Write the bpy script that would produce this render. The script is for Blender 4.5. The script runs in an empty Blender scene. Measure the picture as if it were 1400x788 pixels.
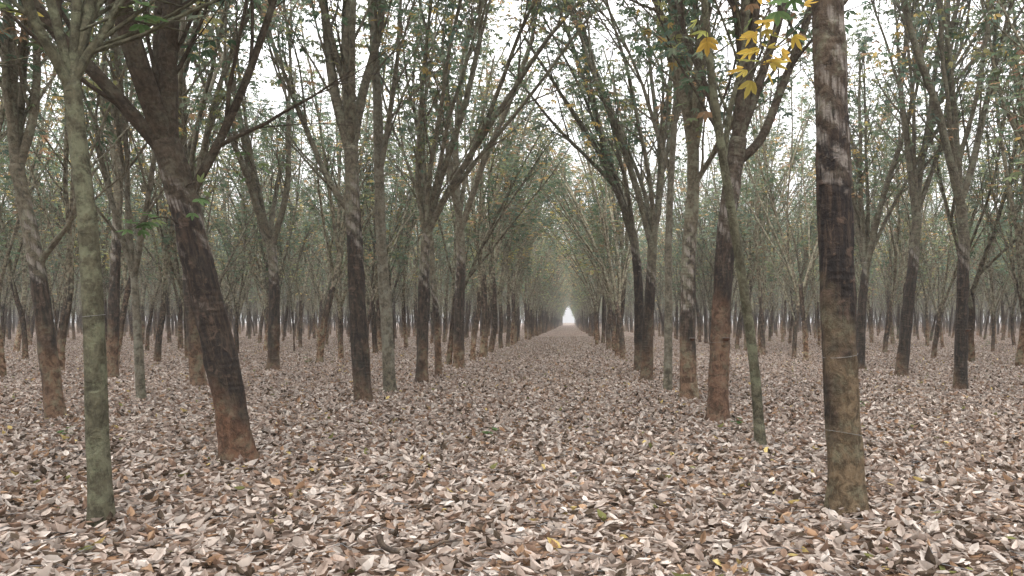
import bpy, math, random
import numpy as np
from mathutils import Vector, noise

random.seed(7); rng=np.random.default_rng(7)
scene=bpy.context.scene
F=1000.0; VX=780.0; HY=440.0; CH=1.6

# ------------------------------------------------------------------ node helper
def mat_new(name):
    m=bpy.data.materials.new(name); m.use_nodes=True
    nt=m.node_tree; nt.nodes.clear()
    return m,nt
class N:
    def __init__(s,nt): s.nt=nt
    def add(s,t,**kw):
        n=s.nt.nodes.new(t)
        for k,v in kw.items(): setattr(n,k,v)
        return n
    def link(s,a,b): s.nt.links.new(a,b)
    def setin(s,inp,v):
        if isinstance(v,bpy.types.NodeSocket): s.link(v,inp)
        else: inp.default_value=v
    def math(s,op,a,b=0.0,c=0.0,clamp=False):
        n=s.add('ShaderNodeMath',operation=op,use_clamp=clamp)
        s.setin(n.inputs[0],a); s.setin(n.inputs[1],b); s.setin(n.inputs[2],c)
        return n.outputs[0]
    def smooth(s,x,a,b):
        n=s.add('ShaderNodeMapRange',interpolation_type='SMOOTHSTEP')
        s.setin(n.inputs[0],x); s.setin(n.inputs[1],a); s.setin(n.inputs[2],b)
        return n.outputs[0]
    def mix(s,f,a,b,blend='MIX'):
        n=s.add('ShaderNodeMix',data_type='RGBA',blend_type=blend)
        s.setin(n.inputs[0],f)
        for i,v in ((6,a),(7,b)):
            if isinstance(v,bpy.types.NodeSocket): s.link(v,n.inputs[i])
            else: n.inputs[i].default_value=(v[0],v[1],v[2],1)
        return n.outputs[2]
    def noise(s,vec,scale,detail=4,rough=0.6,dist=0.0):
        n=s.add('ShaderNodeTexNoise'); s.link(vec,n.inputs['Vector'])
        n.inputs['Scale'].default_value=scale; n.inputs['Detail'].default_value=detail
        n.inputs['Roughness'].default_value=rough; n.inputs['Distortion'].default_value=dist
        return n.outputs['Fac']
    def vmul(s,v,x):
        n=s.add('ShaderNodeVectorMath',operation='MULTIPLY'); s.link(v,n.inputs[0]); n.inputs[1].default_value=x
        return n.outputs[0]
    def vadd(s,v,w):
        n=s.add('ShaderNodeVectorMath',operation='ADD'); s.setin(n.inputs[0],v); s.setin(n.inputs[1],w)
        return n.outputs[0]

def bark_material(name, lo=0.9, hi=3.0, rnd=1.0, panel=0.88, low=(0.20,0.125,0.08), up=(0.185,0.16,0.115), lichen=0.5, lich_col=(0.28,0.295,0.21), cheap=False):
    m,nt=mat_new(name); n=N(nt)
    at=n.add('ShaderNodeAttribute',attribute_name='bco').outputs['Vector']
    oi=n.add('ShaderNodeObjectInfo').outputs['Random']
    off=n.add('ShaderNodeCombineXYZ'); 
    n.link(n.math('MULTIPLY',oi,37.0),off.inputs[0]); n.link(n.math('MULTIPLY',oi,19.0),off.inputs[2])
    co=n.vadd(at,off.outputs[0])
    sep=n.add('ShaderNodeSeparateXYZ'); n.link(at,sep.inputs[0])
    h=sep.outputs[2]
    r1=n.math('SUBTRACT',oi,0.5)
    r2=n.math('SUBTRACT',n.math('FRACT',n.math('MULTIPLY',oi,13.7)),0.5)
    r3=n.math('FRACT',n.math('MULTIPLY',oi,57.3))
    D=(lambda k: 1 if k<4 else 2) if cheap else (lambda k:k)
    streak=n.noise(n.vmul(co,(9,9,1.6)),2.2,D(5),0.7,0.0 if cheap else 0.4)
    blot=n.noise(co,9,D(5),0.7,0.0 if cheap else 0.6)
    big=streak if cheap else n.noise(co,3.0,3,0.6)
    fine=blot if cheap else n.noise(n.vmul(co,(1,1,0.55)),28,6,0.75,0.3)
    licn=n.noise(co,5.0,D(6),0.75,0.0)
    upc=n.mix(n.smooth(blot,0.35,0.68),tuple(c*0.40 for c in up),up)
    upc=n.mix(n.math('MULTIPLY',n.smooth(fine,0.45,0.7),0.5),upc,tuple(min(1,c*1.65) for c in up))
    lic=n.math('MULTIPLY',n.smooth(licn,0.48,0.62),lichen)
    upc=n.mix(lic,upc,lich_col)
    lowc=n.mix(n.smooth(blot,0.38,0.62),tuple(c*0.35 for c in low),low)
    lowc=n.mix(n.math('MULTIPLY',n.smooth(fine,0.5,0.72),0.6),lowc,(low[0]*1.5,low[1]*1.7,low[2]*1.9))
    lowc=n.mix(n.math('MULTIPLY',lic,0.95),lowc,(0.25,0.245,0.165))
    pan=n.mix(n.smooth(streak,0.40,0.72),(0.021,0.018,0.017),(0.10,0.070,0.052))
    pan=n.mix(n.math('MULTIPLY',n.smooth(blot,0.54,0.68),0.65),pan,(0.17,0.115,0.085))
    hh2=n.math('ADD',h,n.math('MULTIPLY',n.math('SUBTRACT',big,0.5),1.8))
    hh2=n.math('ADD',hh2,n.math('MULTIPLY',n.math('SUBTRACT',blot,0.5),1.2))
    if not cheap:
        th=n.math('ARCTAN2',sep.outputs[1],sep.outputs[0])
        sp=n.math('SINE',n.math('ADD',th,n.math('MULTIPLY',h,95.0)))
        sp2=n.math('SINE',n.math('ADD',th,n.math('ADD',n.math('MULTIPLY',h,2.1),n.math('MULTIPLY',r3,6.0))))
        hh2=n.math('ADD',hh2,n.math('MULTIPLY',sp2,0.38))
    lo_s=n.math('ADD',lo,n.math('MULTIPLY',r1,rnd*1.2))
    hi_s=n.math('ADD',hi,n.math('MULTIPLY',r2,rnd*1.9))
    mlow=n.smooth(n.math('SUBTRACT',hh2,lo_s),-0.45,0.35)
    mhi=n.smooth(n.math('SUBTRACT',hh2,hi_s),-0.35,0.6)
    midc=n.mix(n.math('MULTIPLY',n.math('SUBTRACT',1.0,mhi),panel),upc,pan)
    col=n.mix(mlow,lowc,midc)
    if not cheap and panel>0.1:
        dd=n.math('SUBTRACT',hh2,hi_s)
        scar=n.math('MULTIPLY',n.smooth(dd,-0.5,0.05),n.math('SUBTRACT',1.0,n.smooth(dd,0.3,0.8)))
        ln=n.math('SINE',n.math('ADD',n.math('MULTIPLY',th,3.0),n.math('ADD',n.math('MULTIPLY',h,22.0),n.math('MULTIPLY',fine,7.0))))
        scar=n.math('MULTIPLY',scar,n.math('MULTIPLY',n.smooth(ln,-0.5,0.8),n.smooth(n.noise(n.vmul(co,(14,14,1.2)),2.0,3,0.6),0.38,0.58)))
        col=n.mix(n.math('MULTIPLY',scar,0.7*panel),col,(0.40,0.36,0.32))
    br=n.add('ShaderNodeMapRange'); n.link(r3,br.inputs[0]); br.inputs[3].default_value=1-0.3*rnd; br.inputs[4].default_value=1+0.35*rnd
    comb=n.add('ShaderNodeCombineColor'); 
    for i in range(3): n.link(br.outputs[0],comb.inputs[i])
    col=n.mix(1.0,col,comb.outputs[0],'MULTIPLY')
    if cheap:
        p=n.add('ShaderNodeBsdfDiffuse'); n.link(col,p.inputs['Color'])
    else:
        vert=n.noise(n.vmul(co,(1,1,0.12)),40,4,0.7)
        hgt=n.math('ADD',n.math('MULTIPLY',fine,0.8),n.math('ADD',n.math('MULTIPLY',blot,1.0),n.math('MULTIPLY',vert,0.45)))
        hgt=n.math('ADD',hgt,n.math('MULTIPLY',sp,n.math('MULTIPLY',n.math('MULTIPLY',mlow,n.smooth(big,0.4,0.6)),0.10*panel)))
        bp=n.add('ShaderNodeBump'); bp.inputs['Strength'].default_value=1.0; bp.inputs['Distance'].default_value=0.045
        n.link(hgt,bp.inputs['Height'])
        p=n.add('ShaderNodeBsdfPrincipled'); n.link(col,p.inputs['Base Color']); p.inputs['Roughness'].default_value=0.85
        p.inputs['Specular IOR Level'].default_value=0.25
        n.link(bp.outputs[0],p.inputs['Normal'])
    o=n.add('ShaderNodeOutputMaterial'); n.link(p.outputs[0],o.inputs[0])
    return m

def leaf_material(name,trans=0.4,tint=0.0):
    m,nt=mat_new(name); n=N(nt)
    at=n.add('ShaderNodeAttribute',attribute_name='lcol').outputs['Color']
    if tint>0:
        oi=n.add('ShaderNodeObjectInfo').outputs['Random']
        r=n.math('FRACT',n.math('MULTIPLY',oi,91.7)); rr=n.math('FRACT',n.math('MULTIPLY',oi,33.3))
        hs=n.add('ShaderNodeHueSaturation'); n.link(at,hs.inputs['Color'])
        n.link(n.math('ADD',0.5-0.02*tint,n.math('MULTIPLY',r,0.04*tint)),hs.inputs['Hue'])
        n.link(n.math('ADD',0.8,n.math('MULTIPLY',rr,0.45)),hs.inputs['Value'])
        at=hs.outputs[0]
    p=n.add('ShaderNodeBsdfDiffuse'); n.link(at,p.inputs['Color'])
    t=n.add('ShaderNodeBsdfTranslucent'); n.link(at,t.inputs['Color'])
    mx=n.add('ShaderNodeMixShader'); mx.inputs[0].default_value=trans
    n.link(p.outputs[0],mx.inputs[1]); n.link(t.outputs[0],mx.inputs[2])
    o=n.add('ShaderNodeOutputMaterial'); n.link(mx.outputs[0],o.inputs[0])
    return m
def plain_material(name,c1,c2,scale,rough=0.8):
    m,nt=mat_new(name); n=N(nt)
    tc=n.add('ShaderNodeTexCoord').outputs['Object']
    f=n.noise(tc,scale,5,0.7)
    p=n.add('ShaderNodeBsdfPrincipled'); n.link(n.mix(n.smooth(f,0.35,0.65),c1,c2),p.inputs['Base Color']); p.inputs['Roughness'].default_value=rough
    bp=n.add('ShaderNodeBump'); bp.inputs['Strength'].default_value=0.5; bp.inputs['Distance'].default_value=0.01; n.link(f,bp.inputs['Height']); n.link(bp.outputs[0],p.inputs['Normal'])
    o=n.add('ShaderNodeOutputMaterial'); n.link(p.outputs[0],o.inputs[0])
    return m

M_bark=bark_material('bark')
M_barkc=bark_material('bark_far',cheap=True)
M_leaf=leaf_material('foliage',0.5,1.0)
M_leafh=leaf_material('foliage_near',0.5,0.0)
M_cup=plain_material('clay_cup',(0.05,0.03,0.02),(0.16,0.08,0.05),30)
M_wire=plain_material('wire',(0.15,0.15,0.14),(0.3,0.3,0.29),20,0.5)

# ------------------------------------------------------------------ mesh builder
class TB:
    def __init__(s):
        s.v=[];s.f=[];s.mi=[];s.b=[];s.c=[];s.n=0; s.sm=[]
    def push(s,v,faces,mat,b=None,c=None,smooth=True):
        v=np.asarray(v,float).reshape(-1,3)
        k=len(v)
        s.v.append(v)
        s.b.append(np.zeros((k,3)) if b is None else np.asarray(b,float).reshape(-1,3))
        s.c.append(np.full((k,3),0.2) if c is None else np.asarray(c,float).reshape(-1,3))
        for f in faces: s.f.append(tuple(int(i)+s.n for i in f))
        s.mi+= [mat]*len(faces); s.sm+=[smooth]*len(faces)
        s.n+=k
    def tube(s,pts,rad,sides,L0=0.0,mat=0,lump=0.0,cap=True,seed=0.0):
        pts=np.asarray(pts,float); rad=np.asarray(rad,float); n=len(pts)
        T=np.gradient(pts,axis=0); T/= (np.linalg.norm(T,axis=1,keepdims=True)+1e-9)
        L=L0+np.concatenate([[0],np.cumsum(np.linalg.norm(np.diff(pts,axis=0),axis=1))])
        a=np.array([1,0,0.]) if abs(T[0][0])<0.8 else np.array([0,1,0.])
        Nn=a-T[0]*a.dot(T[0]); Nn/=np.linalg.norm(Nn)
        th=np.arange(sides)*2*math.pi/sides; cs=np.cos(th)[:,None]; sn=np.sin(th)[:,None]
        V=[];B=[]
        for i in range(n):
            Nn=Nn-T[i]*Nn.dot(T[i]); Nn/=np.linalg.norm(Nn); Bn=np.cross(T[i],Nn)
            r=np.full((sides,1),rad[i])
            if lump>0:
                for j in range(sides):
                    q=Vector((math.cos(th[j])*1.3+seed,math.sin(th[j])*1.3,L[i]*2.2))
                    q2=Vector((math.cos(th[j])*3+seed,math.sin(th[j])*3,L[i]*7))
                    r[j,0]*=1+lump*(noise.noise(q)*1.3+noise.noise(q2)*0.6)
            V.append(pts[i]+r*(cs*Nn+sn*Bn))
            B.append(np.concatenate([rad[i]*cs,rad[i]*sn,np.full((sides,1),L[i])],axis=1))
        faces=[]
        for i in range(n-1):
            for j in range(sides):
                k=(j+1)%sides
                faces.append((i*sides+j,i*sides+k,(i+1)*sides+k,(i+1)*sides+j))
        if cap: faces.append(tuple((n-1)*sides+j for j in range(sides)))
        s.push(np.concatenate(V),faces,mat,np.concatenate(B))
    def leaves(s,P,D,U,Ln,W,C,mat,detail=False,curl=0.0):
        P=np.asarray(P,float);D=np.asarray(D,float);U=np.asarray(U,float)
        Ln=np.asarray(Ln,float)[:,None];W=np.asarray(W,float)[:,None]; C=np.asarray(C,float)
        D=D/np.linalg.norm(D,axis=1,keepdims=True)
        S=np.cross(D,U); S/= (np.linalg.norm(S,axis=1,keepdims=True)+1e-9); U=np.cross(S,D)
        k=len(P)
        if not detail:
            c=P+D*Ln*0.5-U*W*0.12; tip=P+D*Ln-U*Ln*0.12
            l=P+D*Ln*0.5+S*W*0.5+U*W*0.1; r=P+D*Ln*0.5-S*W*0.5+U*W*0.1
            V=np.stack([P,c,tip,l,r],axis=1).reshape(-1,3)
            base=np.arange(k)*5
            fs=np.concatenate([np.stack([base,base+1,base+2,base+3],1),np.stack([base,base+4,base+2,base+1],1)])
            s.push(V,fs.tolist(),mat,None,np.repeat(C,5,axis=0),False)
        else:
            cu=(curl*np.ones((k,1)) if np.isscalar(curl) else np.asarray(curl)[:,None])
            def pt(t,sd,up): return P+D*Ln*t+S*W*sd+U*W*up
            z=cu
            A=[pt(0,0,0.3*z),pt(0.33,0,-0.1*z),pt(0.68,0,0.0*z),pt(1,0,0.9*z),
               pt(0.3,0.44,0.45*z),pt(0.68,0.42,0.6*z),pt(0.3,-0.44,0.35*z),pt(0.68,-0.42,0.5*z)]
            V=np.stack(A,axis=1).reshape(-1,3); b=(np.arange(k)*8)[:,None]
            tri=np.concatenate([b+np.array([[0,1,4]]),b+np.array([[2,3,5]]),b+np.array([[0,6,1]]),b+np.array([[2,7,3]])])
            qd=np.concatenate([b+np.array([[1,2,5,4]]),b+np.array([[1,6,7,2]])])
            shade=np.array([0.8,0.8,0.85,1.0,1.08,1.08,1.0,1.0])
            CC=(C[:,None,:]*shade[None,:,None]).reshape(-1,3)
            s.push(V,tri.tolist()+qd.tolist(),mat,None,CC,False)
    def mesh(s,name,mats):
        me=bpy.data.meshes.new(name)
        V=np.concatenate(s.v)
        me.from_pydata(V.tolist(),[],s.f)
        me.polygons.foreach_set('material_index',np.array(s.mi,dtype=np.int32))
        me.polygons.foreach_set('use_smooth',np.array(s.sm,dtype=bool))
        a=me.attributes.new('bco','FLOAT_VECTOR','POINT'); a.data.foreach_set('vector',np.concatenate(s.b).astype(np.float32).ravel())
        c=np.concatenate(s.c); c4=np.concatenate([c,np.ones((len(c),1))],1)
        a=me.attributes.new('lcol','FLOAT_COLOR','POINT'); a.data.foreach_set('color',c4.astype(np.float32).ravel())
        for m in mats: me.materials.append(m)
        me.update()
        return me

def catmull(P,step):
    P=np.asarray(P,float); Q=np.vstack([2*P[0]-P[1],P,2*P[-1]-P[-2]])
    out=[]
    for i in range(1,len(Q)-2):
        L=np.linalg.norm(Q[i+1]-Q[i]); m=max(1,int(round(L/step)))
        for t in np.arange(m)/m:
            out.append(0.5*((2*Q[i])+(-Q[i-1]+Q[i+1])*t+(2*Q[i-1]-5*Q[i]+4*Q[i+1]-Q[i+2])*t*t+(-Q[i-1]+3*Q[i]-3*Q[i+1]+Q[i+2])*t**3))
    out.append(Q[-2]); return np.array(out)

def rnd_unit(R):
    v=R.normal(size=3); return v/np.linalg.norm(v)

GREENS=[(0.135,0.19,0.12),(0.095,0.15,0.09),(0.18,0.22,0.15),(0.125,0.18,0.14),(0.175,0.215,0.115),(0.20,0.235,0.17)]
def leaf_colour(R,autumn):
    x=R.random()
    if x<autumn*0.45: c=np.array((0.46,0.34,0.13))
    elif x<autumn: c=np.array((0.38,0.25,0.15))
    elif x<autumn*1.6: c=np.array((0.29,0.29,0.13))
    else: c=np.array(GREENS[R.integers(len(GREENS))])
    return c*R.uniform(0.7,1.25)

LOD=False
def foliage_twig(tb,R,pts,store,autumn,nl):
    base=leaf_colour(R,autumn)
    pts=np.asarray(pts)
    if LOD: nl=max(1,int(nl*0.55))
    for i in range(nl):
        t=R.uniform(0.2,1.0)*(len(pts)-1); k=min(int(t),len(pts)-2); p=pts[k]+(pts[k+1]-pts[k])*(t-k)
        out=rnd_unit(R); out[2]=out[2]*0.5+0.1; out/=np.linalg.norm(out)
        pet=p+out*R.uniform(0.08,0.36)
        c=base*R.uniform(0.8,1.25) if R.random()<0.85 else leaf_colour(R,autumn)
        d0=out.copy(); d0[2]-=R.uniform(0.3,1.0); d0/=np.linalg.norm(d0)
        side=np.cross(d0,[0,0,1.]); side/= (np.linalg.norm(side)+1e-6)
        up=np.cross(side,d0)
        Ln=R.uniform(0.11,0.18)
        if LOD:
            Ln*=1.6
            for a in (-0.6,0.6):
                store.append((pet,d0*math.cos(a)+side*math.sin(a),up+rnd_unit(R)*0.4,Ln*R.uniform(0.85,1.1),Ln*0.42,c))
        else:
            for a in (-0.95,0,0.95):
                store.append((pet,d0*math.cos(a)+side*math.sin(a),up+rnd_unit(R)*0.35,Ln*R.uniform(0.85,1.1),Ln*R.uniform(0.38,0.46),c))

def branch_path(R,p,d,length,seg,wob,trop,bias=None):
    pts=[np.array(p,float)]; d=np.array(d,float)/np.linalg.norm(d)
    st=length/seg
    for i in range(seg):
        d=d+rnd_unit(R)*wob+np.array([0,0,trop])
        if bias is not None: d=d+bias
        d/=np.linalg.norm(d); pts.append(pts[-1]+d*st)
    return np.array(pts)

def sample(pts,t):
    x=t*(len(pts)-1); k=min(int(x),len(pts)-2); f=x-k
    return pts[k]*(1-f)+pts[k+1]*f, (pts[k+1]-pts[k])/np.linalg.norm(pts[k+1]-pts[k])

def side_dir(R,tan,ang,up=0.25):
    o=rnd_unit(R); o=o-tan*o.dot(tan); o/=np.linalg.norm(o)
    d=tan*math.cos(ang)+o*math.sin(ang); d[2]+=up*R.random(); return d/np.linalg.norm(d)

def dress_limb(tb,R,pts,r0,r1,store,autumn,minz,nsub,dens=1.0,sub=2.0,sides=6):
    for i in range(nsub):
        t=0.2+0.8*(i+R.random())/nsub; t=min(t,0.995)
        p,tan=sample(pts,t)
        if p[2]<minz*0.75: continue
        bare=p[2]<minz
        rr=(r0*(1-t)+r1*t)
        L=sub*R.uniform(0.55,1.35)*(1.15-0.4*t)
        sp=branch_path(R,p,side_dir(R,tan,R.uniform(0.35,0.85)),L,6,0.12,0.06)
        rs=min(0.03,rr*0.6); 
        tb.tube(sp,np.linspace(rs,0.008,len(sp)),3 if LOD else sides-1,10+R.random()*30,0,cap=False)
        nt=max(2,int(4.5*R.uniform(0.7,1.3)))
        for j in range(nt):
            tt=min(0.2+0.8*(j+R.random())/nt,0.99)
            q,tn=sample(sp,tt)
            tw=branch_path(R,q,side_dir(R,tn,R.uniform(0.4,1.0)),R.uniform(0.45,1.3),3,0.18,0.02)
            if not LOD: tb.tube(tw,np.linspace(0.010,0.005,len(tw)),3,10+R.random()*30,0,cap=False)
            if R.random()<0.86 and not bare: foliage_twig(tb,R,tw,store,autumn,max(1,int(R.uniform(5,10)*dens)))
        if not bare: foliage_twig(tb,R,sp[-4:],store,autumn,max(1,int(6*dens)))

def flush(tb,store,mat=1,detail=False,curl=0.3):
    if not store: return
    tb.leaves([s[0] for s in store],[s[1] for s in store],[s[2] for s in store],[s[3] for s in store],[s[4] for s in store],[s[5] for s in store],mat,detail,curl)

def limb(tb,R,p,d,r,length,store,autumn,minz,dens,bias=None,nsub=6,level=0):
    pts=branch_path(R,p,d,length,10,0.085,0.035,bias)
    re=max(0.018,r*0.35)
    tb.tube(pts,np.linspace(r,re,len(pts)),5 if LOD else 8,6+R.random()*30,0,cap=False)
    dress_limb(tb,R,pts,r,re,store,autumn,minz,nsub,dens)
    if level==0:
        for t in ((R.uniform(0.08,0.25),R.uniform(0.3,0.5)) if R.random()<0.85 else (R.uniform(0.1,0.4),)):
            q,tn=sample(pts,t)
            limb(tb,R,q,side_dir(R,tn,R.uniform(0.25,0.5),0.1),r*0.66,length*(1-t)*0.95,store,autumn,minz,dens,bias,nsub=4,level=1)

def tree_variant(seed,fork,height,bias,autumn,r0=0.145,dens=1.0,lean=(0,0),nl=3,minz=4.4):
    R=np.random.default_rng(seed); tb=TB(); store=[]
    d=np.array([lean[0],lean[1],1.0])
    tr=[np.array([0,0,-0.15])]
    seg=14
    for i in range(seg):
        d=d+np.array([R.normal()*0.034,R.normal()*0.034,0.04]); d/=np.linalg.norm(d)
        tr.append(tr[-1]+d*(fork+0.15)/seg)
    tr=catmull(tr,0.3 if LOD else 0.14)
    n=len(tr); z=np.linspace(0,1,n)
    rad=r0*(1-0.22*z)+r0*0.28*np.exp(-z*fork/0.22)
    tb.tube(tr,rad,8 if LOD else 14,-0.15,0,lump=0.0 if LOD else 0.10,seed=seed*3.1)
    top=tr[-1]; a0=R.uniform(0,6.28)
    for i in range(nl):
        a=a0+i*2*math.pi/nl+R.normal()*0.25
        sp=R.uniform(0.15,0.45)
        dd=np.array([math.cos(a)*math.sin(sp),math.sin(a)*math.sin(sp),math.cos(sp)])+d*0.2
        st=top-d*R.uniform(0.05,min(0.8,fork*0.4))
        limb(tb,R,st,dd,r0*0.6,(height-fork)*R.uniform(0.85,1.08),store,autumn,minz,dens,bias)
    for i in range(R.integers(1,4)):
        q,tn=sample(tr,R.uniform(0.5,0.95))
        limb(tb,R,q,side_dir(R,tn,R.uniform(0.3,0.6),0.4),0.035,R.uniform(2.5,5.5),store,autumn,min(minz,3.2),dens,nsub=4,level=1)
    flush(tb,store,1)
    return tb.mesh('rubber_tree_mesh_%d'%seed,[M_barkc,M_leaf])

arch=[];free=[];archL=[];freeL=[]
for LOD,A,B,n1,n2 in ((False,arch,free,5,7),(True,archL,freeL,5,6)):
    for s in range(n1):
        A.append(tree_variant(100+s+50*LOD,random.uniform(2.8,4.8),random.uniform(12,14.5),np.array([0.038,0,0]),random.choice([0.08,0.13,0.22]),r0=random.uniform(0.12,0.155),lean=(random.uniform(0.0,0.06),0),nl=random.choice([2,3,3])))
    for s in range(n2):
        B.append(tree_variant(200+s+50*LOD,random.uniform(2.5,4.8),random.uniform(11,14.5),None,random.choice([0.06,0.12,0.28]),r0=random.uniform(0.10,0.145),lean=(random.uniform(-0.1,0.1),random.uniform(-0.06,0.06)),nl=random.choice([2,3,3,4])))
LOD=True
edge=[tree_variant(401+i,1.2,8,None,0.1,r0=0.09,dens=1.2,nl=4,minz=0.5) for i in range(3)]
LOD=False
thin=[tree_variant(301,4.5,10,None,0.1,r0=0.06,dens=0.6,nl=2,lean=(0.08,0.02)),tree_variant(302,3.6,9,None,0.2,r0=0.05,dens=0.6,nl=2,lean=(-0.05,0.05))]

# ------------------------------------------------------------------ hero trees (surveyed positions)
def W(px,py,d,dy=0.0):
    return np.array([(px-VX)*d/F, d+dy, CH+(HY-py)*d/F])

def cup(tb,c,ax,r=0.062):
    prof=[(0.0,-0.055),(0.028,-0.055),(0.05,-0.03),(r,0.0),(r+0.004,0.004),(r-0.006,0.0),(0.045,-0.025),(0.0,-0.035)]
    n=16; V=[];fs=[]
    for (rr,z) in prof:
        for j in range(n):
            a=2*math.pi*j/n; V.append((c[0]+rr*math.cos(a),c[1]+rr*math.sin(a),c[2]+z))
    for i in range(len(prof)-1):
        for j in range(n):
            k=(j+1)%n; fs.append((i*n+j,i*n+k,(i+1)*n+k,(i+1)*n+j))
    tb.push(V,fs,2)
def ring(tb,c,r,rt=0.002,mat=3,tilt=0.0):
    P=[(c[0]+r*math.cos(a),c[1]+r*math.sin(a),c[2]+tilt*math.sin(a+1)) for a in np.linspace(0,2*math.pi,25)]
    tb.tube(P,[rt]*25,5,0,mat,cap=False)

def hero(d,trunk,w,limbs,mat=None,autumn=0.12,dens=0.9,seed=0,cups=(),rings=(),sprays=(),tipgrow=3,taper=0.30,lump=0.10,minz=4.2,sub=2.1):
    R=np.random.default_rng(900+seed); tb=TB(); store=[]
    base=W(trunk[0][0],trunk[0][1],d)
    bx=base[0]; bias=np.array([-0.035*np.sign(bx),0,0]) if abs(bx)<5 else None
    P=[W(x,y,d)-base for x,y in trunk]
    P=[P[0]+np.array([0,0,-0.12])]+P
    tr=catmull(P,0.05 if d<9 else 0.08)
    n=len(tr); r0=w*d/F/2; z=np.linspace(0,1,n); L=tr[:,2]
    rad=r0*(1-taper*z)+r0*0.22*np.exp(-np.maximum(L,0)/0.16)
    tb.tube(tr,rad,28 if d<9 else 20,-0.12,0,lump=lump,seed=seed*7.7)
    def finish(pts,r,lvl=0):
        tan=(pts[-1]-pts[-2]); tan/=np.linalg.norm(tan)
        top=pts[-1]
        H=max(2.5,12.5-top[2])
        for k in range(tipgrow if lvl==0 else 2):
            dd=side_dir(R,tan,R.uniform(0.08,0.4),0.3)
            limb(tb,R,top-tan*0.02,dd,r*(0.85 if k==0 else 0.6),H*R.uniform(0.75,1.0),store,autumn,minz,dens,bias,nsub=6,level=0 if k==0 else 1)
    finish(tr,rad[-1])
    for lm in limbs:
        pts=lm[0]; ww=lm[1]; dy=lm[2] if len(lm)>2 else R.uniform(-0.6,0.6)
        k=len(pts); Q=[W(x,y,d)-base+np.array([0,dy*i/(k-1),0]) for i,(x,y) in enumerate(pts)]
        Q=catmull(Q,0.12); r=ww*d/F/2
        rr=np.linspace(r,r*0.68,len(Q))
        tb.tube(Q,rr,14,6+R.random()*20,0,lump=0.08,seed=R.random()*50)
        dress_limb(tb,R,Q,r,r*0.6,store,autumn,minz,5,dens,sub=sub)
        finish(Q,rr[-1],1)
    for (x,y,rad_) in cups:
        q=W(x,y,d)-base; q[1]-=rad_; cup(tb,q,None); ring(tb,q,0.066,0.003)
        tb.tube([q+np.array([0,0.06,0]),q+np.array([0.0,0.14,0.03])],[0.003,0.003],5,0,3)
    for (y,tl) in rings:
        zz=CH+(HY-y)*d/F-base[2]; i=int(np.argmin(abs(tr[:,2]-zz))); ring(tb,tr[i],rad[i]*1.05,0.0018,3,tl)
    st2=[]
    for (pts,dy,nleaf,cols,size) in sprays:
        k=len(pts); Q=[W(x,y,d+dy*i/(k-1))-base for i,(x,y) in enumerate(pts)]
        Q=catmull(Q,0.1)
        tb.tube(Q,np.linspace(0.012,0.004,len(Q)),6,12,0,cap=False)
        for i in range(nleaf):
            p,tan=sample(Q,R.uniform(0.55,1.0)); out=rnd_unit(R); out[2]*=0.6; out/=np.linalg.norm(out)
            pet=p+out*R.uniform(0.06,0.2)
            tb.tube([p,pet],[0.003,0.002],4,12,0,cap=False)
            d0=out*0.8+np.array([0,0,-R.uniform(0.2,0.9)]); d0/=np.linalg.norm(d0)
            sd=np.cross(d0,[0,0,1.]); sd/=np.linalg.norm(sd); up=np.cross(sd,d0)
            c=np.array(cols[R.integers(len(cols))])*R.uniform(0.85,1.2); Ln=size*R.uniform(0.75,1.15)
            for a in (-0.9,0,0.9):
                st2.append((pet,d0*math.cos(a)+sd*math.sin(a),up+rnd_unit(R)*0.3,Ln,Ln*R.uniform(0.36,0.42),c*R.uniform(0.85,1.1)))
    flush(tb,store,1); flush(tb,st2,1,True,0.25)
    me=tb.mesh('rubber_tree',[mat or M_bark,M_leafh,M_cup,M_wire])
    ob=bpy.data.objects.new('rubber_tree',me); scene.collection.objects.link(ob)
    ob.location=(base[0],base[1],0.0)
    HP.append((base[0],base[1]))
    return ob
HP=[]
YEL=[(0.68,0.50,0.11),(0.62,0.42,0.10),(0.60,0.50,0.14),(0.40,0.42,0.14)]
GRN=[(0.12,0.20,0.08),(0.16,0.25,0.11),(0.20,0.25,0.11)]
B_r1=bark_material('bark_big',1.3,3.35,0.0,1.0,(0.21,0.15,0.09),(0.14,0.105,0.076),0.45)
B_young=bark_material('bark_lichen',0.3,0.4,0.0,0.0,(0.145,0.13,0.085),(0.135,0.125,0.08),0.55,(0.245,0.26,0.165))
B_pale=bark_material('bark_pale',0.3,0.4,0.0,0.0,(0.20,0.175,0.125),(0.22,0.195,0.145),0.5,(0.32,0.32,0.25))
B_t2=bark_material('bark_leaning',0.85,2.6,0.0,0.85,(0.20,0.11,0.068),(0.10,0.077,0.054),0.3,(0.21,0.205,0.15))
B_r3=bark_material('bark_red',1.7,3.3,0.0,0.85,(0.21,0.125,0.082),(0.115,0.09,0.067),0.32)

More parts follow.
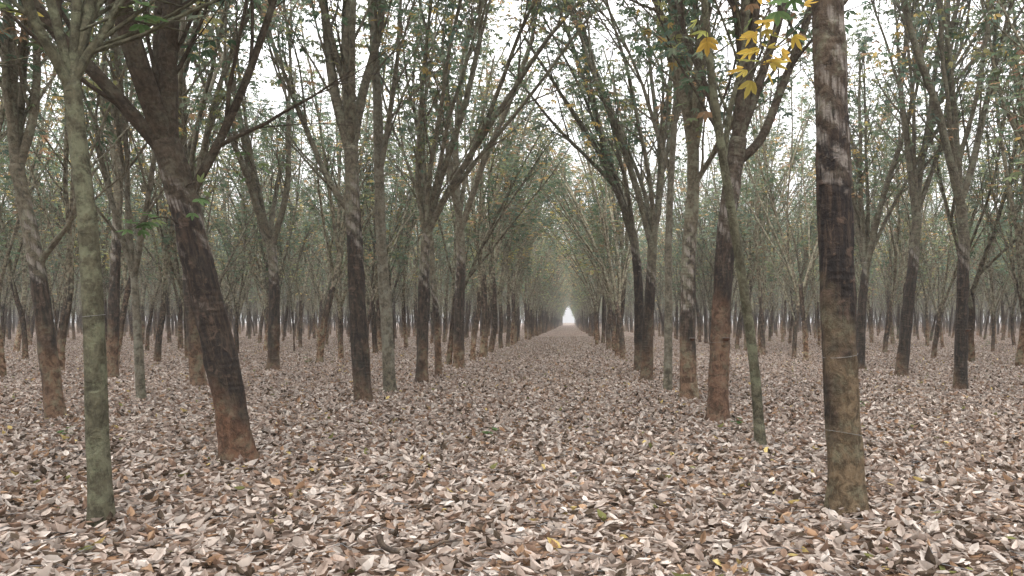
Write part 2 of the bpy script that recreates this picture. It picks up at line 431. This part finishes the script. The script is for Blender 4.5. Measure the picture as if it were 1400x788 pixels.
# right avenue row
hero(6.15,[(1157,700),(1154,600),(1148,500),(1144,350),(1139,200),(1134,80),(1131,0),(1128,-90)],47,
     [([(1130,-60),(1090,-150),(1050,-260)],26,-0.3)],B_r1,seed=1,rings=((485,0.02),(592,-0.03)),taper=0.12,lump=0.10,
     sprays=[([(1130,-80),(1095,-20),(1055,50),(1035,105)],-0.5,14,YEL,0.13),([(1128,-90),(1060,-60),(1000,-10),(965,40)],-0.4,10,YEL,0.12),([(1130,-60),(1080,-30),(1040,40),(1050,95)],-0.3,9,YEL,0.13),([(1130,-40),(1100,-30),(1050,20)],-0.6,4,GRN,0.13)])
hero(9.3,[(1040,612),(1031,500),(1016,390),(1001,295),(986,200),(972,100),(963,0),(955,-80)],14.5,
     [([(990,215),(1000,150),(1018,80),(1030,0)],8)],B_young,seed=2,taper=0.35,lump=0.07,tipgrow=2)
hero(11.7,[(981,577),(984,480),(989,380),(994,300),(1003,235),(1010,190)],29,
     [([(1006,225),(1040,190),(1068,120),(1095,50),(1112,-10)],13),([(1008,195),(1015,120),(1025,50),(1020,-30)],18),([(1000,250),(985,190),(970,120),(940,40)],9)],B_r3,seed=3,cups=((990,462,0.17),),rings=((470,0.02),),taper=0.22)
hero(14.8,[(942,548),(940,450),(942,350),(947,265),(948,205)],23,
     [([(948,215),(935,140),(920,70),(912,-10)],15),([(948,210),(958,140),(960,70),(968,-10)],13),([(945,260),(975,210),(1000,170)],8)],seed=4,cups=((945,462,0.16),))
hero(16.8,[(913,535),(914,430),(914,330),(917,250),(922,170)],12,[([(918,240),(900,180),(880,110)],7)],B_pale,seed=5,taper=0.35)
hero(19.6,[(884,511),(886,440),(890,370),(893,310)],17,[([(892,330),(875,260),(850,180),(815,90)],10),([(893,315),(905,240),(910,150)],10)],seed=6)
hero(22.9,[(874,503),(874,430),(872,370),(866,310)],15,[([(867,330),(845,250),(820,160),(790,70)],9)],seed=7)
# left avenue row
hero(5.8,[(138,714),(133,600),(128,430),(119,300),(107,190),(98,110)],30,
     [([(99,125),(85,80),(72,40),(60,-30)],15,-0.3),([(98,115),(112,70),(130,30),(150,-30)],13,0.2),([(98,100),(97,40),(110,-40)],12,0.3)],
     B_young,seed=8,taper=0.30,lump=0.07,rings=((432,0.01),),sprays=[([(110,40),(160,20),(200,15),(225,40)],0.5,8,GRN,0.12),([(72,40),(40,20),(10,10)],-0.3,7,YEL[2:]+GRN,0.11)])
hero(8.35,[(327,632),(311,530),(287,430),(264,330),(243,250),(226,195)],43,
     [([(232,215),(200,172),(160,120),(110,60),(62,-10)],20,-0.6),([(228,205),(226,140),(224,70),(232,-20)],31,0.1),([(250,285),(268,240),(292,180),(322,95),(352,-10)],13,0.4)],
     B_t2,seed=9,taper=0.18,lump=0.12,sprays=[([(258,330),(235,300),(205,300),(180,312)],-0.6,11,GRN,0.12),([(245,260),(270,250),(262,285)],-0.5,5,GRN,0.11),([(292,180),(330,200),(350,240)],0.3,7,GRN,0.12)])
hero(14.5,[(497,550),(491,450),(486,350),(482,270),(480,200)],25,
     [([(481,215),(460,140),(448,70),(440,-10)],15),([(480,210),(492,130),(508,60),(518,-10)],14),([(485,300),(450,250),(425,200),(395,130)],9)],seed=10)
hero(16.3,[(533,538),(528,430),(521,330),(518,230),(516,140),(511,50)],17,[([(519,240),(535,170),(550,90)],8)],B_pale,seed=11,taper=0.35)
hero(18.8,[(577,525),(578,440),(580,360),(583,320)],17,[([(582,335),(600,250),(632,150),(655,50)],10),([(583,325),(572,250),(575,150)],9)],seed=12)
hero(21.4,[(600,515),(597,440),(592,380),(590,330)],10,[([(590,345),(570,270),(545,200)],6)],seed=13)
hero(24.5,[(627,506),(628,430),(630,350),(628,300)],16,[([(629,320),(660,230),(700,140),(730,60)],9),([(629,310),(622,220),(630,120)],9)],seed=14)
# second row left
hero(12.0,[(76,573),(66,480),(53,380),(36,290),(22,225)],24,
     [([(50,365),(80,330),(105,300),(125,240)],8),([(24,235),(8,170),(-12,100)],15),([(24,235),(35,150),(28,60),(10,-20)],12)],seed=15)
hero(14.5,[(193,551),(188,450),(183,372)],13,[([(184,380),(168,320),(150,240),(140,170)],8),([(184,378),(203,315),(222,250),(240,180)],8)],B_pale,seed=16)
hero(17.8,[(272,530),(266,470),(259,390),(254,320)],20,[([(255,335),(240,250),(215,160)],11),([(255,330),(275,240),(300,140)],11)],seed=17)
hero(20.2,[(153,521),(156,400),(160,300),(164,230)],15,[([(164,240),(150,160),(130,80)],10)],seed=18)
hero(23.9,[(373,507),(375,430),(374,370),(370,330)],17,[([(371,345),(350,270),(338,190),(325,110)],10),([(371,340),(395,260),(400,170)],9)],seed=19)
# second row right
hero(16.8,[(1313,535),(1315,430),(1318,330),(1312,270)],18,
     [([(1314,285),(1290,205),(1268,140),(1235,60),(1215,-10)],11),([(1312,280),(1335,220),(1352,160),(1375,80)],10)],seed=20,cups=((1319,450,0.14),))
hero(21.0,[(1232,515),(1240,430),(1250,345),(1254,290)],17,[([(1253,300),(1262,220),(1290,130)],10),([(1253,300),(1240,220),(1225,130)],10)],seed=21)
hero(24.0,[(1175,508),(1178,430),(1184,360)],14,[([(1184,370),(1200,280),(1225,190)],9),([(1184,365),(1172,280),(1165,190)],9)],seed=22)

# ------------------------------------------------------------------ plantation mass
mass=bpy.data.objects.new('distant_rubber_trees',None); scene.collection.objects.link(mass)
cnt=0
rows=[-3.85,2.35]+[9.3+6.4*i for i in range(26)]+[-9.6-6.4*i for i in range(30)]
def place(me,x,y,rz,sc,sz=None):
    global cnt
    o=bpy.data.objects.new('trunk_and_crown',me); o.parent=mass
    o.location=(x,y,0); o.rotation_euler=(random.gauss(0,0.02),random.gauss(0,0.02),rz); o.scale=(sc,sc,sz or sc)
    scene.collection.objects.link(o); cnt+=1
for rx in rows:
    y=-14+random.uniform(0,2.7)
    central=rx in (-3.85,2.35)
    ymax=330 if abs(rx+0.7)<12 else 190
    while y<ymax:
        y+=(2.75 if central else 2.6)+random.uniform(-0.4,0.4)
        x=rx+random.gauss(0,0.2)
        if x<-(0.82*max(y,0)+11) or x>0.68*max(y,0)+11: continue
        if central and -2<y<25.5: continue
        if y<1.5 and abs(x)<5 and y>-4: continue
        if rx==-9.6 and 10<y<13.5: continue
        if any((x-a)**2+(y-b)**2<2.2**2 for a,b in HP): continue
        if random.random()<0.05: continue
        sc=random.uniform(0.85,1.12); far=y>55
        if central:
            rz=(0 if rx<0 else math.pi)+random.gauss(0,0.5); me=random.choice(archL if far else arch)
            place(me,x,y,rz,sc)
        else:
            place(random.choice(((freeL if far else free) if random.random()<0.75 else (archL if far else arch))),x,y,random.uniform(0,6.28),sc)
        if random.random()<0.2 and 18<y<60 and not central:
            place(random.choice(thin),x+random.uniform(-1.8,1.8),y+random.uniform(-1,1),random.uniform(0,6.28),random.uniform(0.7,1.1))
# leafy edge of the plantation
for yy in (193,198,336):
    x=-180 if yy<300 else -34
    while x<(150 if yy<300 else 32):
        x+=random.uniform(1.8,3.0)
        if abs(x+0.75)<(12 if yy<300 else 2.4): continue
        place(random.choice(edge),x,yy+random.uniform(-1.5,1.5),random.uniform(0,6.28),random.uniform(0.8,1.2))
print('instances',cnt)

# ------------------------------------------------------------------ ground
def ground():
    m,nt=mat_new('leaf_covered_soil'); n=N(nt)
    tc=n.add('ShaderNodeTexCoord').outputs['Object']
    wob=n.add('ShaderNodeTexNoise'); n.link(tc,wob.inputs['Vector']); wob.inputs['Scale'].default_value=9
    v=n.vadd(tc,n.vmul(wob.outputs['Color'],(0.12,0.12,0)))
    vo=n.add('ShaderNodeTexVoronoi'); n.link(n.vmul(v,(1.0,1.6,1)),vo.inputs['Vector']); vo.inputs['Scale'].default_value=10
    ve=n.add('ShaderNodeTexVoronoi',feature='DISTANCE_TO_EDGE'); n.link(n.vmul(v,(1.0,1.6,1)),ve.inputs['Vector']); ve.inputs['Scale'].default_value=10
    sep=n.add('ShaderNodeSeparateColor'); n.link(vo.outputs['Color'],sep.inputs[0])
    cr=n.add('ShaderNodeValToRGB'); n.link(sep.outputs[0],cr.inputs[0])
    e=cr.color_ramp; e.interpolation='CONSTANT'
    e.elements[0].color=(0.07,0.048,0.035,1); e.elements[1].position=0.25; e.elements[1].color=(0.24,0.185,0.15,1)
    for p,c in ((0.45,(0.34,0.28,0.24,1)),(0.65,(0.16,0.11,0.08,1)),(0.8,(0.39,0.34,0.30,1)),(0.94,(0.25,0.15,0.09,1))):
        k=e.elements.new(p); k.color=c
    big=n.noise(tc,0.35,4,0.6)
    col=n.mix(n.smooth(ve.outputs['Distance'],0.0,0.09),(0.045,0.03,0.022),cr.outputs[0])
    col=n.mix(n.math('MULTIPLY',n.smooth(big,0.4,0.7),0.35),col,(0.16,0.115,0.09))
    p=n.add('ShaderNodeBsdfPrincipled'); n.link(col,p.inputs['Base Color']); p.inputs['Roughness'].default_value=1.0; p.inputs['Specular IOR Level'].default_value=0.0
    bp=n.add('ShaderNodeBump'); bp.inputs['Distance'].default_value=0.03; n.link(sep.outputs[1],bp.inputs['Height']); n.link(bp.outputs[0],p.inputs['Normal'])
    o=n.add('ShaderNodeOutputMaterial'); n.link(p.outputs[0],o.inputs[0])
    me=bpy.data.meshes.new('ground'); s=900
    me.from_pydata([(-s,-s,0),(s,-s,0),(s,s,0),(-s,s,0)],[],[(0,1,2,3)]); me.materials.append(m)
    ob=bpy.data.objects.new('ground',me); scene.collection.objects.link(ob)
ground()

# ------------------------------------------------------------------ leaf litter tiles
M_lit=leaf_material('dry_leaves',0.12,0.0)
LC=[((0.48,0.405,0.35),0.30),((0.58,0.515,0.46),0.19),((0.38,0.30,0.25),0.22),((0.245,0.165,0.12),0.14),((0.38,0.25,0.16),0.05),((0.10,0.075,0.055),0.12),((0.55,0.43,0.18),0.007),((0.20,0.20,0.08),0.004)]
pr=np.array([p for _,p in LC]); pr/=pr.sum(); LCA=np.array([c for c,_ in LC])
TS=3.0
def tile(seed,nper):
    R=np.random.default_rng(seed); tb=TB(); k=int(TS*TS*nper)
    P=np.stack([R.uniform(-TS/2,TS/2,k),R.uniform(-TS/2,TS/2,k),R.uniform(0.004,0.06,k)],1)
    a=R.uniform(0,2*math.pi,k); tl=R.normal(0,0.3,k)
    D=np.stack([np.cos(a),np.sin(a),tl],1)
    U=np.stack([R.normal(0,0.5,k),R.normal(0,0.5,k),np.ones(k)],1)
    Ln=R.uniform(0.04,0.125,k); Wd=Ln*R.uniform(0.36,0.58,k)
    flip=np.where(R.random(k)<0.45,-1,1)
    C=LCA[R.choice(len(LC),k,p=pr)]*R.uniform(0.68,1.2,(k,1))
    tb.leaves(P,D,U,Ln,Wd,C,0,True,flip*R.uniform(0.1,1.5,k))
    for i in range(int(TS*TS*8)):
        p=np.array([R.uniform(-1.5,1.5),R.uniform(-1.5,1.5),R.uniform(0.02,0.06)]); aa=R.uniform(0,6.28); l=R.uniform(0.08,0.35)
        q=p+np.array([math.cos(aa)*l,math.sin(aa)*l,R.uniform(-0.01,0.02)]); mid=(p+q)/2+np.array([R.normal()*0.01,R.normal()*0.01,0.008])
        tb.tube([p,mid,q],[0.003,0.003,0.002],4,0,0)
    return tb.mesh('leaf_litter_tile',[M_lit])
tiles=[tile(500+i,360) for i in range(7)]
lit=bpy.data.objects.new('leaf_litter',None); scene.collection.objects.link(lit)
y=-1.5;nt_=0
while y<75:
    x=-66
    while x<60:
        if -(0.85*max(y,0)+7)<x<0.70*max(y,0)+7:
            o=bpy.data.objects.new('leaves',random.choice(tiles)); o.parent=lit
            o.location=(x,y,0); o.rotation_euler=(0,0,random.randint(0,3)*math.pi/2); scene.collection.objects.link(o); nt_+=1
        x+=TS
    y+=TS
print('tiles',nt_)

# ------------------------------------------------------------------ fallen branch and seedlings
M_stick=plain_material('dead_wood',(0.03,0.022,0.017),(0.11,0.08,0.055),25)
tb=TB()
sk=catmull([(0,0,0.15),(0.03,0.0,0.08),(0.10,0.02,0.04),(0.2,0.05,0.035),(0.33,0.04,0.05)],0.02)
tb.tube(sk,np.linspace(0.022,0.014,len(sk)),8)
tb.tube([(0.2,0.05,0.035),(0.27,0.0,0.06),(0.30,-0.03,0.10)],[0.012,0.009,0.005],6)
tb.tube([(0.33,0.04,0.05),(0.42,0.06,0.09),(0.54,0.05,0.1)],[0.013,0.009,0.005],6)
ob=bpy.data.objects.new('fallen_branch',tb.mesh('fallen_branch',[M_stick])); ob.location=(-1.26,4.80,0.05); scene.collection.objects.link(ob)

def seedling(x,y,h,nl,seed):
    R=np.random.default_rng(seed); tb=TB(); st=[]
    path=branch_path(R,(0,0,0),(0,0,1),h,5,0.06,0.1)
    tb.tube(path,np.linspace(0.006,0.003,6),5,12,0)
    for i in range(nl):
        p,_=sample(path,R.uniform(0.35,1)); out=rnd_unit(R); out[2]=abs(out[2])*0.4; pet=p+out*0.3*h*R.uniform(0.3,1)
        tb.tube([p,pet],[0.002,0.0015],4,12,0)
        c=np.array(GRN[R.integers(3)])*R.uniform(0.7,1.2)
        sd=np.cross(out,[0,0,1.]); sd/=np.linalg.norm(sd)
        for a in (-0.9,0,0.9):
            st.append((pet,out*math.cos(a)+sd*math.sin(a)+np.array([0,0,-0.3]),np.array([0,0,1.])+rnd_unit(R)*0.2,0.11,0.045,c))
    flush(tb,st,1,True,0.2)
    o=bpy.data.objects.new('seedling_plant',tb.mesh('seedling_plant',[B_young,M_leafh])); o.location=(x,y,0); scene.collection.objects.link(o)
for (px,py,h,nl) in ((668,600,0.16,5),(1222,478,1.3,30),(1276,473,0.9,26),(1045,478,1.6,34),(1005,585,0.15,4),(420,500,0.3,8),(1180,560,0.15,5),(92,600,0.15,5),(1350,480,0.8,18)):
    d=F*CH/(py-HY); seedling((px-VX)*d/F,d,h,nl,int(px))

# ------------------------------------------------------------------ misty air (homogeneous, very thin)
me=bpy.data.meshes.new('misty_air'); X0,X1,Y0,Y1,Z0,Z1=-260,260,-40,420,-0.5,16
me.from_pydata([(X0,Y0,Z0),(X1,Y0,Z0),(X1,Y1,Z0),(X0,Y1,Z0),(X0,Y0,Z1),(X1,Y0,Z1),(X1,Y1,Z1),(X0,Y1,Z1)],[],
  [(0,3,2,1),(4,5,6,7),(0,1,5,4),(1,2,6,5),(2,3,7,6),(3,0,4,7)])
m,nt=mat_new('mist'); n=N(nt)
vs=n.add('ShaderNodeVolumeScatter'); vs.inputs['Color'].default_value=(0.97,0.97,0.98,1); vs.inputs['Density'].default_value=0.0009; vs.inputs['Anisotropy'].default_value=0.0
o=n.add('ShaderNodeOutputMaterial'); n.link(vs.outputs[0],o.inputs['Volume']); me.materials.append(m)
scene.collection.objects.link(bpy.data.objects.new('misty_air',me))

# ------------------------------------------------------------------ world, sun, camera
w=bpy.data.worlds.new('World'); scene.world=w; w.use_nodes=True
nt=w.node_tree; nt.nodes.clear(); n=N(nt)
sky=n.add('ShaderNodeTexSky',sky_type='NISHITA'); sky.sun_disc=False
SE=math.radians(58); SR=math.radians(200)
sky.sun_elevation=SE; sky.sun_rotation=SR; sky.dust_density=4
hs=n.add('ShaderNodeHueSaturation'); hs.inputs['Saturation'].default_value=0.25; n.link(sky.outputs[0],hs.inputs['Color'])
g=n.add('ShaderNodeTexCoord').outputs['Generated']; sp=n.add('ShaderNodeSeparateXYZ'); n.link(g,sp.inputs[0])
z=n.math('MAXIMUM',sp.outputs[2],0.0)
L=n.math('MULTIPLY',n.math('ADD',1.0,n.math('MULTIPLY',z,5.0)),6.5)
cc=n.add('ShaderNodeCombineColor')
n.link(n.math('MULTIPLY',L,0.995),cc.inputs[0]); n.link(n.math('MULTIPLY',L,0.985),cc.inputs[1]); n.link(n.math('MULTIPLY',L,1.0),cc.inputs[2])
col=n.mix(0.88,hs.outputs[0],cc.outputs[0])
bg=n.add('ShaderNodeBackground'); n.link(col,bg.inputs[0]); bg.inputs[1].default_value=0.15
o=n.add('ShaderNodeOutputWorld'); n.link(bg.outputs[0],o.inputs[0])
sl=bpy.data.lights.new('sun','SUN'); sl.energy=1.5; sl.angle=math.radians(25); sl.color=(1,0.97,0.92)
so=bpy.data.objects.new('sun',sl); scene.collection.objects.link(so)
dirv=Vector((math.sin(SR)*math.cos(SE),math.cos(SR)*math.cos(SE),math.sin(SE)))
so.rotation_euler=dirv.to_track_quat('Z','Y').to_euler()
cam=bpy.data.cameras.new('camera'); co=bpy.data.objects.new('camera',cam); scene.collection.objects.link(co)
cam.sensor_width=36; cam.lens=36*F/1400; cam.shift_x=-80/1400; cam.shift_y=46/1400
co.location=(0,0,CH); co.rotation_euler=(math.radians(90),0,0); cam.clip_end=2000
scene.camera=co
scene.view_settings.view_transform='Standard'; scene.view_settings.look='None'; scene.view_settings.exposure=0
